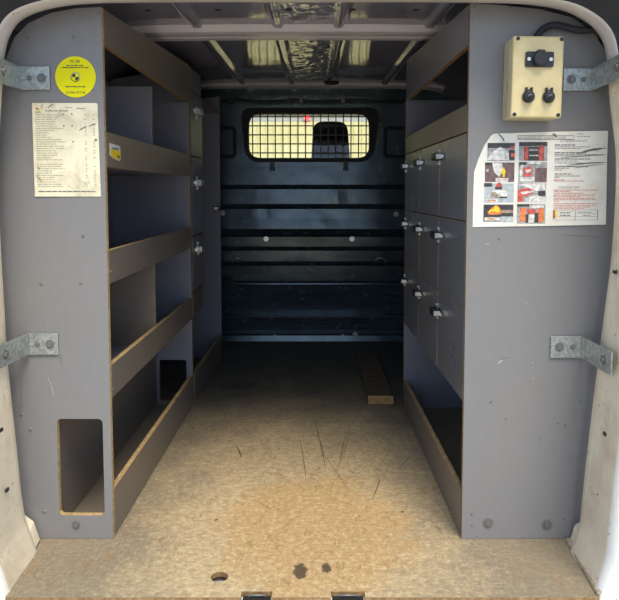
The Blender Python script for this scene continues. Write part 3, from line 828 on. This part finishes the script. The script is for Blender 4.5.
# small yellow sticker on the second shelf lip
XS = lambda Y: XL+.0108*(Y-YF)
bm = bmesh.new()
ss = empty('price_sticker', (0, 0, 0)); tag(ss, 'small torn white and yellow sticker on the upper lip of the left shelving', 'sticker')
ss.parent = None
ss.location = (XL+.0006, YF, 0); ss.rotation_euler = (0, 0, -RZ)
def onlip(px, py):    # ray onto the lip plane
    x, y, z = ray(px, py); t = (XL)/x
    for _ in range(3): t = XS(y*t)/x
    return (y*t-YF, H+z*t)
fs = lambda u, v, w: (w, u, v)
pts = [onlip(*p) for p in ((109.3, 143), (112.5, 144), (119.7, 146), (120, 160), (118.5, 161), (113, 158.5), (109.5, 155))]
bm = bmesh.new(); polyp(bm, fs, pts, 0, .0008); obj('label_sheet', bm, 'pwhite', ss)
pts = [onlip(*p) for p in ((110, 149), (120, 151.5), (120, 160), (113, 158), (110, 154.5))]
bm = bmesh.new(); polyp(bm, lambda u, v, w: (w+.0009, u, v), pts, 0, .0004); 
pts = [onlip(*p) for p in ((116.5, 155), (119, 156), (119, 158.5), (116.5, 157.5))]; polyp(bm, lambda u, v, w: (w+.0013, u, v), pts, 1, .0004)
a = onlip(111.5, 146.5); b = onlip(118, 148.5); quadp(bm, lambda u, v, w: (w+.0009, u, v), a[0], b[0], a[1]-.006, a[1]-.002, 1, .0003)
obj('print', bm, ['pyel', 'ink'], ss)

# poster on the right
def pp(px, py): return Vector(on_panel(px, py))
o0 = pp(472.5, 227)
ps = empty('instruction_poster', (o0.x, YP, o0.y)); tag(ps, 'torn instruction poster with eight small photos and lines of print on the right end panel', 'poster')
def L2(px, py): q = pp(px, py)-o0; return (q.x, q.y)
bm = bmesh.new()
polyp(bm, fr, [L2(*p) for p in ((472.5, 227), (473, 200), (474, 172), (478, 160), (484, 146), (491, 135.5), (494, 133.7), (560, 131.5), (608, 130.8), (607, 160), (605.8, 224.6), (540, 226))], 0, .0008)
obj('sheet', bm, 'poster', ps)
f3 = lambda u, v, w: (u, -.0009-w, v)
def prect(bm, p0, p1, mi, w=.0004):
    a, b = L2(*p0), L2(*p1); quadp(bm, f3, a[0], b[0], b[1], a[1], mi, w)
def ppoly(bm, pts, mi, w=.0006): polyp(bm, f3, [L2(*p) for p in pts], mi, w)
mats = ['pgrey', 'pdark', 'pmaroon', 'pwhite', 'red', 'orange', 'pyel', 'pbrown', 'pblue', 'inkred']
G, DK, MA, WH, RE, OR, YE, BR, BL, IR = range(10)
# (outer box, then detail shapes)
photos = [
 ([(487.5, 143), (514.5, 161)], G, [('r', (487.5, 143), (514.5, 148), DK), ('p', [(487, 160), (492, 152), (500, 147), (508, 151), (510, 160)], WH), ('r', (509, 150), (514.5, 160), DK), ('r', (510.5, 146), (514, 149), RE), ('r', (511, 153), (514.5, 157), RE), ('r', (488.3, 144), (493, 146), DK)]),
 ([(519, 142), (547, 161)], G, [('r', (519, 142), (547, 146), DK), ('r', (524, 147), (543.5, 160.5), DK), ('r', (524.5, 146.5), (528, 160.5), RE), ('r', (539, 145.5), (543, 160.5), RE), ('r', (529, 149), (538, 151), G), ('r', (529, 155), (538, 156), WH)]),
 ([(485, 162.5), (514, 182)], MA, [('p', [(492, 163), (502, 163), (503, 171), (499, 177), (494, 172)], WH), ('p', [(503.5, 167), (505.5, 171), (505, 174.5), (504.5, 177), (502.5, 177), (502.5, 174), (500.8, 172)], YE), ('r', (485, 162.5), (492, 165), DK), ('r', (495.5, 178), (508, 181.8), WH), ('r', (497, 179.3), (506.5, 180.3), IR), ('r', (486, 169), (488.5, 172), BL)]),
 ([(518.5, 162), (546.5, 182)], G, [('r', (535, 168), (546.5, 182), MA), ('p', [(523, 168), (531, 166.5), (533, 170), (531, 176), (524, 177)], RE), ('p', [(525, 170), (531, 169), (531, 172), (526, 173)], WH), ('r', (519, 162), (526, 165), DK), ('r', (527.5, 161.5), (541, 163.8), WH), ('r', (519.5, 177), (534, 181.5), WH), ('p', [(520, 166), (523, 164), (521.5, 176), (519.5, 177)], WH)]),
 ([(484, 183.5), (513.5, 202.5)], BL, [('r', (484, 183), (492, 186.8), DK), ('p', [(495, 188), (496.5, 183.3), (500, 182.5), (501.5, 184), (502, 188)], RE), ('r', (495, 187), (502, 189.5), DK), ('r', (492, 190.5), (507, 197.5), WH), ('p', [(490.5, 197), (491, 192.5), (495, 192), (499, 195), (498, 198)], BR), ('r', (499, 196.5), (507, 198), DK), ('r', (486, 199), (497, 202), WH), ('r', (487, 200), (496, 201), OR)]),
 ([(517.5, 182.5), (545.5, 202)], G, [('p', [(517.5, 190), (526, 188), (535, 190), (532, 194), (524, 196), (522, 202), (517.5, 202)], RE), ('p', [(520, 192), (533, 190.5), (534, 192), (522, 194.5)], WH), ('r', (538, 191), (545, 196), DK), ('p', [(526, 198), (536, 195), (545, 197.5), (545, 202), (524, 202)], WH), ('p', [(518, 185), (528, 183), (545, 183), (545, 190), (536, 191), (524, 186)], WH)]),
 ([(483.5, 204.5), (513, 221.5)], DK, [('p', [(487, 212.5), (490, 209.5), (494, 206), (497, 204.8), (502, 211), (501.5, 213.5), (498, 214.5), (489, 214.5)], OR), ('p', [(488.5, 211.5), (491, 209), (493, 210), (495.5, 205.5), (498.5, 208), (500, 211.5), (497, 212.5), (494, 211), (492, 213), (489.5, 212.8)], YE), ('r', (491, 211), (492, 213), DK), ('r', (502, 210), (513, 213), BR), ('r', (484.3, 217.3), (500, 220.5), WH), ('r', (487, 218), (494, 219.5), OR), ('r', (500, 216.5), (513, 221.5), BL)]),
 ([(517, 204), (545, 223.5)], G, [('r', (520, 208), (525.5, 221.5), OR), ('r', (538, 208), (543.5, 222), OR), ('p', [(526, 209), (537, 209.5), (535, 214), (528, 214)], RE), ('r', (525.5, 214), (528, 222.5), DK), ('r', (534.5, 213), (538, 222.5), DK), ('p', [(529, 214.5), (534, 214.5), (533.5, 222.5), (528, 222.5)], WH), ('r', (529.5, 205.5), (543.5, 208), WH), ('r', (517, 204), (529, 206.5), DK)]),
]
for k, (box, bg, shapes) in enumerate(photos):
    bm = bmesh.new()
    prect(bm, box[0], box[1], bg, .0003)
    for i, sdef in enumerate(shapes):
        w = .0005+.00012*i
        if sdef[0] == 'r': prect(bm, sdef[1], sdef[2], sdef[3], w)
        else: ppoly(bm, sdef[1], sdef[2], w)
    obj('printed_photo', bm, mats, ps)
def pline(bm, px0, px1, py, hpx=.7, mi=0):
    a, b = L2(px0, py), L2(px1, py); textline(bm, f3, a[0], b[0], a[1], hpx/F*YF, mi)
bm = bmesh.new()
a = L2(517.5, 139); b = L2(574, 135.8)
for (q0, q1) in (((517.3, 139.6), (574, 139.2)), ((517.3, 136), (574, 135.6)), ((517.3, 139.6), (517.7, 135.6)), ((573.6, 139.6), (574, 135.6))): 
    u0, v0 = L2(*q0); u1, v1 = L2(*q1); quadp(bm, f3, min(u0, u1), max(u0, u1), min(v0, v1)-.0003, max(v0, v1)+.0003, 0, .0003)
text_bm(bm, 'AN INVERSE LEC ONDES TUNER', .0085, lambda u, v, w: (u+L2(520.5, 0)[0], -.001-w*.4, v+L2(0, 139)[1]), width=.125)
text_bm(bm, 'LA SUPERVISION ACT', .0078, lambda u, v, w: (u+L2(564, 0)[0], -.001-w*.4, v+L2(0, 142)[1]), width=.068)
text_bm(bm, 'CONDITIONS CLIENT', .0075, lambda u, v, w: (u+L2(563, 0)[0], -.001-w*.4, v+L2(0, 188.4)[1]), width=.055)
obj('headings', bm, 'ink', ps)
bm = bmesh.new()
for py, x1, h in ((145, 575, 1.1), (146.9, 590, .6), (148.5, 580, .6), (152.8, 586, 1.1), (154.6, 604, .6), (156, 590, .6), (159, 590, 1.0), (161, 578, .6), (163, 582, .6), (166.6, 588, 1.1), (168.3, 570, .6), (170, 562, .6), (174, 572, 1.0), (176, 580, .6), (177.5, 560, .6), (134, 583, .5), (136.5, 590, .5)):
    pline(bm, 554.5 if py > 140 else 577, x1, py, h)
for q0, q1 in (((553, 210), (597.5, 210)), ((553, 220), (597.5, 220)), ((553, 216.5), (597.5, 216.5)), ((575, 213.8), (597.5, 213.8)), ((553, 210), (553, 220)), ((597.5, 210), (597.5, 220)), ((575, 210), (575, 220))):
    u0, v0 = L2(*q0); u1, v1 = L2(*q1); quadp(bm, f3, u0-.0003, u1+.0003, min(v0, v1)-.0003, max(v0, v1)+.0003, 0, .0003)
pline(bm, 560, 570, 212.8, .9); pline(bm, 560, 570, 215.3, .9); pline(bm, 577, 592, 212.3, .6); pline(bm, 583, 590, 215.3, .6)
obj('black_print', bm, 'ink', ps)
bm = bmesh.new()
for k, (py, x1) in enumerate(((179.7, 566), (181, 585), (190, 598), (191.5, 570), (193.2, 583), (195, 595), (196.5, 580), (198.2, 594), (199.7, 596), (201.3, 559), (203.5, 598), (205.3, 596), (207, 590), (208.6, 584))): pline(bm, 553.5, x1, py, .85)
obj('red_print', bm, 'inkred', ps)
bm = bmesh.new(); prect(bm, (553.5, 210.3), (554.7, 218.3), 0, .0006); prect(bm, (554.7, 210.3), (556.3, 218.3), 1, .0006)
obj('colour_bars', bm, ['red', 'pyel'], ps)
def sm(p0, p1, w, par=ps, mi='ink', lift=.0014):
    bm = bmesh.new(); a, b = Vector(on_panel(*p0)), Vector(on_panel(*p1)); q = b-a
    smear(bm, lambda u, v, w_: (u, -lift-w_, v), 0, 0, q.x, q.y, w, 0, 14)
    o = obj('scuff_mark', bm, mi, par); base = Vector((par.location.x, par.location.z)) if par is ps else Vector((XR if a.x > 0 else XL, 0))
    o.location = (a.x-base.x, 0, a.y-base.y); return o
for args in (((577, 154), (606, 148.5), .0055), ((560, 158), (607, 155), .002), ((566, 165.5), (606, 162.5), .0028), ((575, 168), (604, 164), .0016), ((498, 134), (504, 142), .004), ((552, 134), (556, 138), .005)): sm(*args)
for p0, p1, w_, m_ in (((560, 235), (606, 238), .002, 'ink'), ((575, 229), (606, 231), .0015, 'ink'), ((500, 358.5), (509, 358), .0012, 'ink'), ((498, 364), (503, 360), .0015, 'pwhite'), ((540, 437), (541, 444), .002, 'ink'), ((484, 245), (490, 244), .003, 'pgrey')):
    sm(p0, p1, w_, rep, m_, .0003)
for p0, p1, w_, m_ in (((20, 376), (21, 420), .0016, 'ink'), ((48, 378), (53, 397), .004, 'pgrey'), ((60, 354), (61, 366), .0025, 'ink'), ((14, 408), (24, 406), .002, 'ink')):
    sm(p0, p1, w_, ep, m_, .0003)

floor_ob = bpy.data.objects['floor']
for p0, p1, w_ in (((314, 418), (326, 470), .004), ((345, 435), (338, 468), .003), ((300, 440), (306, 480), .003), ((322, 452), (350, 492), .002), ((380, 478), (372, 500), .003), ((372, 465), (388, 478), .002), ((235, 470), (260, 468), .002), ((236, 446), (241, 458), .006), ((348, 436), (343, 456), .002), ((255, 500), (275, 512), .002), ((214, 521), (219, 520), .008), ((400, 512), (404, 513), .008), ((410, 455), (398, 470), .002), ((330, 498), (352, 505), .0015)):
    a, b = atZ(*p0), atZ(*p1); q = b-a; bm = bmesh.new()
    smear(bm, lambda u, v, w__: (u, v, .0001+w__*.5), 0, 0, q.x, q.y, w_, 0, 12)
    o = obj('scratch', bm, 'scratch', floor_ob); o.location = (a.x, a.y, 0)

# ------------------------------------------------------------------ cream switch box
Yb = 1.60
c = [atY(px, py, Yb) for px, py in ((513.3, 35.5), (564.5, 36), (562, 118), (511.2, 117.5))]
bc = sum(c, Vector())/4; bw = (c[1].x-c[0].x+c[2].x-c[3].x)/4; bh = (c[0].z+c[1].z-c[2].z-c[3].z)/4
sb = empty('switch_box', (bc.x, YF-.0005, bc.z)); tag(sb, 'cream plastic electrical switch box with sockets screwed to the right end panel', 'electrical box')
sb.rotation_euler = (0, R(-.8)*-1, 0)
dpt = YF-Yb-.0005
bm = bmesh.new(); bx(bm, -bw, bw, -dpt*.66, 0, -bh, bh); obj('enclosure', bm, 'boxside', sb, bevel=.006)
bm = bmesh.new(); bx(bm, -bw, bw, -dpt, -dpt*.66-.001, -bh, bh); obj('lid', bm, 'box', sb, bevel=.005)
def bl(px, py): p = atY(px, py, Yb); return p.x-bc.x, p.z-bc.z
for px, py in ((517.5, 38.8), (561.2, 39), (558.6, 114.8), (514.8, 114.8)):
    x, z = bl(px, py); bm = bmesh.new(); cyl(bm, (0,0,0), (0,-1,0), .0046, .002, 14); bx(bm, -.003, .003, -.0026, -.002, -.0006, .0006)
    o = obj('lid_screw', bm, 'black', sb); o.location = (x, -dpt, z)
x0, z1 = bl(525, 52); x1, z0 = bl(552.7, 67.3)
so = sheet('socket_plate', rrect(x0, x1, z0, z1, .004), [], .005, ['black'], sb, lambda u, v, w: (u, -dpt-.0025-w, v))
cxp, czp = (x0+x1)/2, (z0+z1)/2
bm = bmesh.new(); cyl(bm, (cxp, -dpt-.005, czp), (0, -1, 0), .017, .014, 28); bx(bm, cxp-.009, cxp+.009, -dpt-.018, -dpt-.005, czp+.013, czp+.021); obj('socket_cap', bm, 'rubber', so, bevel=.002)
for sx_ in (-1, 1):
    bm = bmesh.new(); cyl(bm, (0,0,0), (0,-1,0), .0045, .0025, 14); o = obj('plate_screw', bm, 'steel', so); o.location = (cxp+sx_*.0265, -dpt-.005, czp)
for px in (528.2, 548.3):
    x, z = bl(px, 97)
    cn = empty('toggle_switch', (x, -dpt, z)); cn.parent = sb
    bm = bmesh.new(); cyl(bm, (0,0,0), (0,-1,0), .0148, .008, 28); cyl(bm, (0,-.008,0), (0,-1,0), .0115, .006, 24); obj('bezel', bm, 'black', cn, bevel=.0012)
    bm = bmesh.new(); tube(bm, [(0, -.012, 0), (.001, -.026, -.004)], .004, 10); bx(bm, -.0085, -.004, -.010, 0, .010, .022); bx(bm, .004, .0085, -.010, 0, .010, .022); bx(bm, -.0085, .0085, -.008, -.004, .013, .017); obj('lever', bm, 'black', cn, bevel=.001)
    bm = bmesh.new(); cyl(bm, (0, -.0145, 0), (0, -1, 0), .005, .003, 12); obj('nut', bm, 'bolt', cn)
# cable behind the box to the pillar
pts = [atY(px, py, y) for px, py, y in ((537, 37, 1.66), (541, 31, 1.662), (548, 26.5, 1.664), (556, 25, 1.664), (565, 27, 1.664), (575, 29.5, 1.664), (585, 30.5, 1.663), (597, 29, 1.665), (608, 27, 1.665))]
pts = [Vector(p) for p in catmull([tuple(p) for p in pts], 5)]
b0 = pts[0].copy(); bm = bmesh.new(); tube(bm, [p-b0 for p in pts], .0085, 12)
cb = obj('power_cable', bm, 'rubber', None, smooth=True); cb.location = b0
tag(cb, 'thick black cable curving from the cream switch box up to the right pillar', 'cable')

# ------------------------------------------------------------------ wood block
p0, p1 = atZ(368, 404.5), atZ(393.7, 404.5)
z_h = .039
fl_, fr2 = atZ(357, 352, z_h), atZ(375, 352, z_h)
wb = empty('wood_block', ((p0.x+p1.x)/2, p0.y, 0)); tag(wb, 'short thick wooden plank offcut lying on the floor near the right cabinet', 'plank')
o_ = Vector(((p0.x+p1.x)/2, p0.y, 0))
hw0 = (p1.x-p0.x)/2; cxf = (fl_.x+fr2.x)/2-o_.x; yl = fl_.y-o_.y
bm = bmesh.new(); hexa(bm, [(-hw0, 0, .0005), (hw0, 0, .0005), (cxf+hw0, yl, .0005), (cxf-hw0, yl, .0005), (-hw0, 0, z_h), (hw0, 0, z_h), (cxf+hw0, yl, z_h), (cxf-hw0, yl, z_h)])
bm.normal_update()
for f in bm.faces: f.material_index = 1 if abs(f.normal.y) > .8 else 0
obj('plank', bm, ['blocktop', 'block'], wb, bevel=.002)

# ------------------------------------------------------------------ cab and the yard beyond
seat = empty('driver_seat', (.10, 4.55, -.03)); tag(seat, 'dark fabric cab seat seen through the wire grille of the bulkhead window', 'seat')
a, b = atY(311, 122, 4.62), atY(351, 122, 4.62)
w = (b.x-a.x)/2; cxs = (a.x+b.x)/2-.10; zt_ = a.z+.03
bm = bmesh.new()
prof = rpoly([(-w*.88, zt_), (w*.80, zt_), (w*1.12, .85), (w*1.2, .30), (-w*1.2, .30), (-w*1.12, .85)], .07, 5)
vsA = [bm.verts.new((cxs+u, 0.0, v)) for u, v in prof]; vsB = [bm.verts.new((cxs+u, .12, v)) for u, v in prof]
bm.faces.new(vsA); bm.faces.new(vsB)
for i in range(len(prof)): bm.faces.new((vsA[i], vsA[(i+1) % len(prof)], vsB[(i+1) % len(prof)], vsB[i]))
obj('backrest', bm, 'seat', seat, bevel=.03)
bm = bmesh.new(); bx(bm, cxs-.24, cxs+.24, .0, .48, .30, .44); obj('seat_cushion', bm, 'seat', seat, bevel=.03)
bm = bmesh.new(); bx(bm, cxs-.20, cxs+.20, .04, .44, .0, .30); obj('seat_base', bm, 'black', seat, bevel=.01)
# cab body round the seat
bm = bmesh.new(); bx(bm, -HW, HW, 4.06, 5.0, 1.50, 1.54); obj('cab_roof', bm, 'side', kind='structure')
bm = bmesh.new(); bx(bm, -HW, HW, 5.9, 6.0, -.03, .55); obj('cab_dashboard', bm, 'side', kind='structure')
GZ = -.55
bm = bmesh.new(); bx(bm, -25, 25, -25, 25, GZ-.1, GZ); obj('ground', bm, 'ground', kind='structure')
YW = 8.2
ztop = zY(122, YW)
bm = bmesh.new(); bx(bm, -6, 6, YW+.06, YW+.3, GZ, 5.0); obj('wall_front', bm, 'facade', kind='structure')
gd = empty('garage_door', (-.4, YW, GZ)); tag(gd, 'pale yellow ribbed garage door of the building seen through the bulkhead window', 'garage door')
bm = bmesh.new()
x = -1.6
while x < 1.9:
    bx(bm, x, x+.075, -.02, .045, .01, ztop-GZ); bx(bm, x+.075, x+.10, -.0, .045, .01, ztop-GZ); x += .10
obj('ribbed_panel', bm, 'garage', gd)
p = atY(307, 117.6, YW)
rl = empty('signal_lamp', (p.x, YW+.0595, p.z)); tag(rl, 'small glowing red lamp above the yellow garage door, left of the dark seat', 'lamp')
bm = bmesh.new(); cyl(bm, (0,-.03,0), (0,-1,0), .03, .05, 16, r2=.022); bmesh.ops.translate(bm, verts=bm.verts, vec=(0, -.03, 0)); obj('lens', bm, 'redlamp', rl)
bm = bmesh.new(); bx(bm, -.045, .045, -.06, 0, -.04, .04); obj('housing', bm, 'facade', rl)
rl.location.z += .0

# ------------------------------------------------------------------ light
w = bpy.data.worlds.new('World'); SC.world = w; w.use_nodes = True
nt = w.node_tree; bg = nt.nodes['Background']
tc = nt.nodes.new('ShaderNodeTexCoord'); sx = nt.nodes.new('ShaderNodeSeparateXYZ'); rp_ = nt.nodes.new('ShaderNodeValToRGB')
nt.links.new(tc.outputs['Generated'], sx.inputs[0]); nt.links.new(sx.outputs[2], rp_.inputs['Fac'])
e_ = rp_.color_ramp.elements
e_[0].position = 0.0; e_[0].color = (.62, .77, 1.0, 1); e_[1].position = .7; e_[1].color = (.56, .74, 1.0, 1)
nt.links.new(rp_.outputs['Color'], bg.inputs['Color']); bg.inputs['Strength'].default_value = 1.2

sun = bpy.data.objects.new('sun', bpy.data.lights.new('sun', 'SUN')); COL.objects.link(sun)
sun.data.energy = 3.6; sun.data.angle = R(30); sun.data.color = (1, .88, .68)
dirv = Vector((-.16, .48, -.80)); sun.rotation_euler = dirv.to_track_quat('-Z', 'Y').to_euler()

vs = SC.view_settings
vs.view_transform = 'Standard'; vs.look = 'None'; vs.exposure = 0.2; vs.gamma = 1.0; vs.use_curve_mapping = False
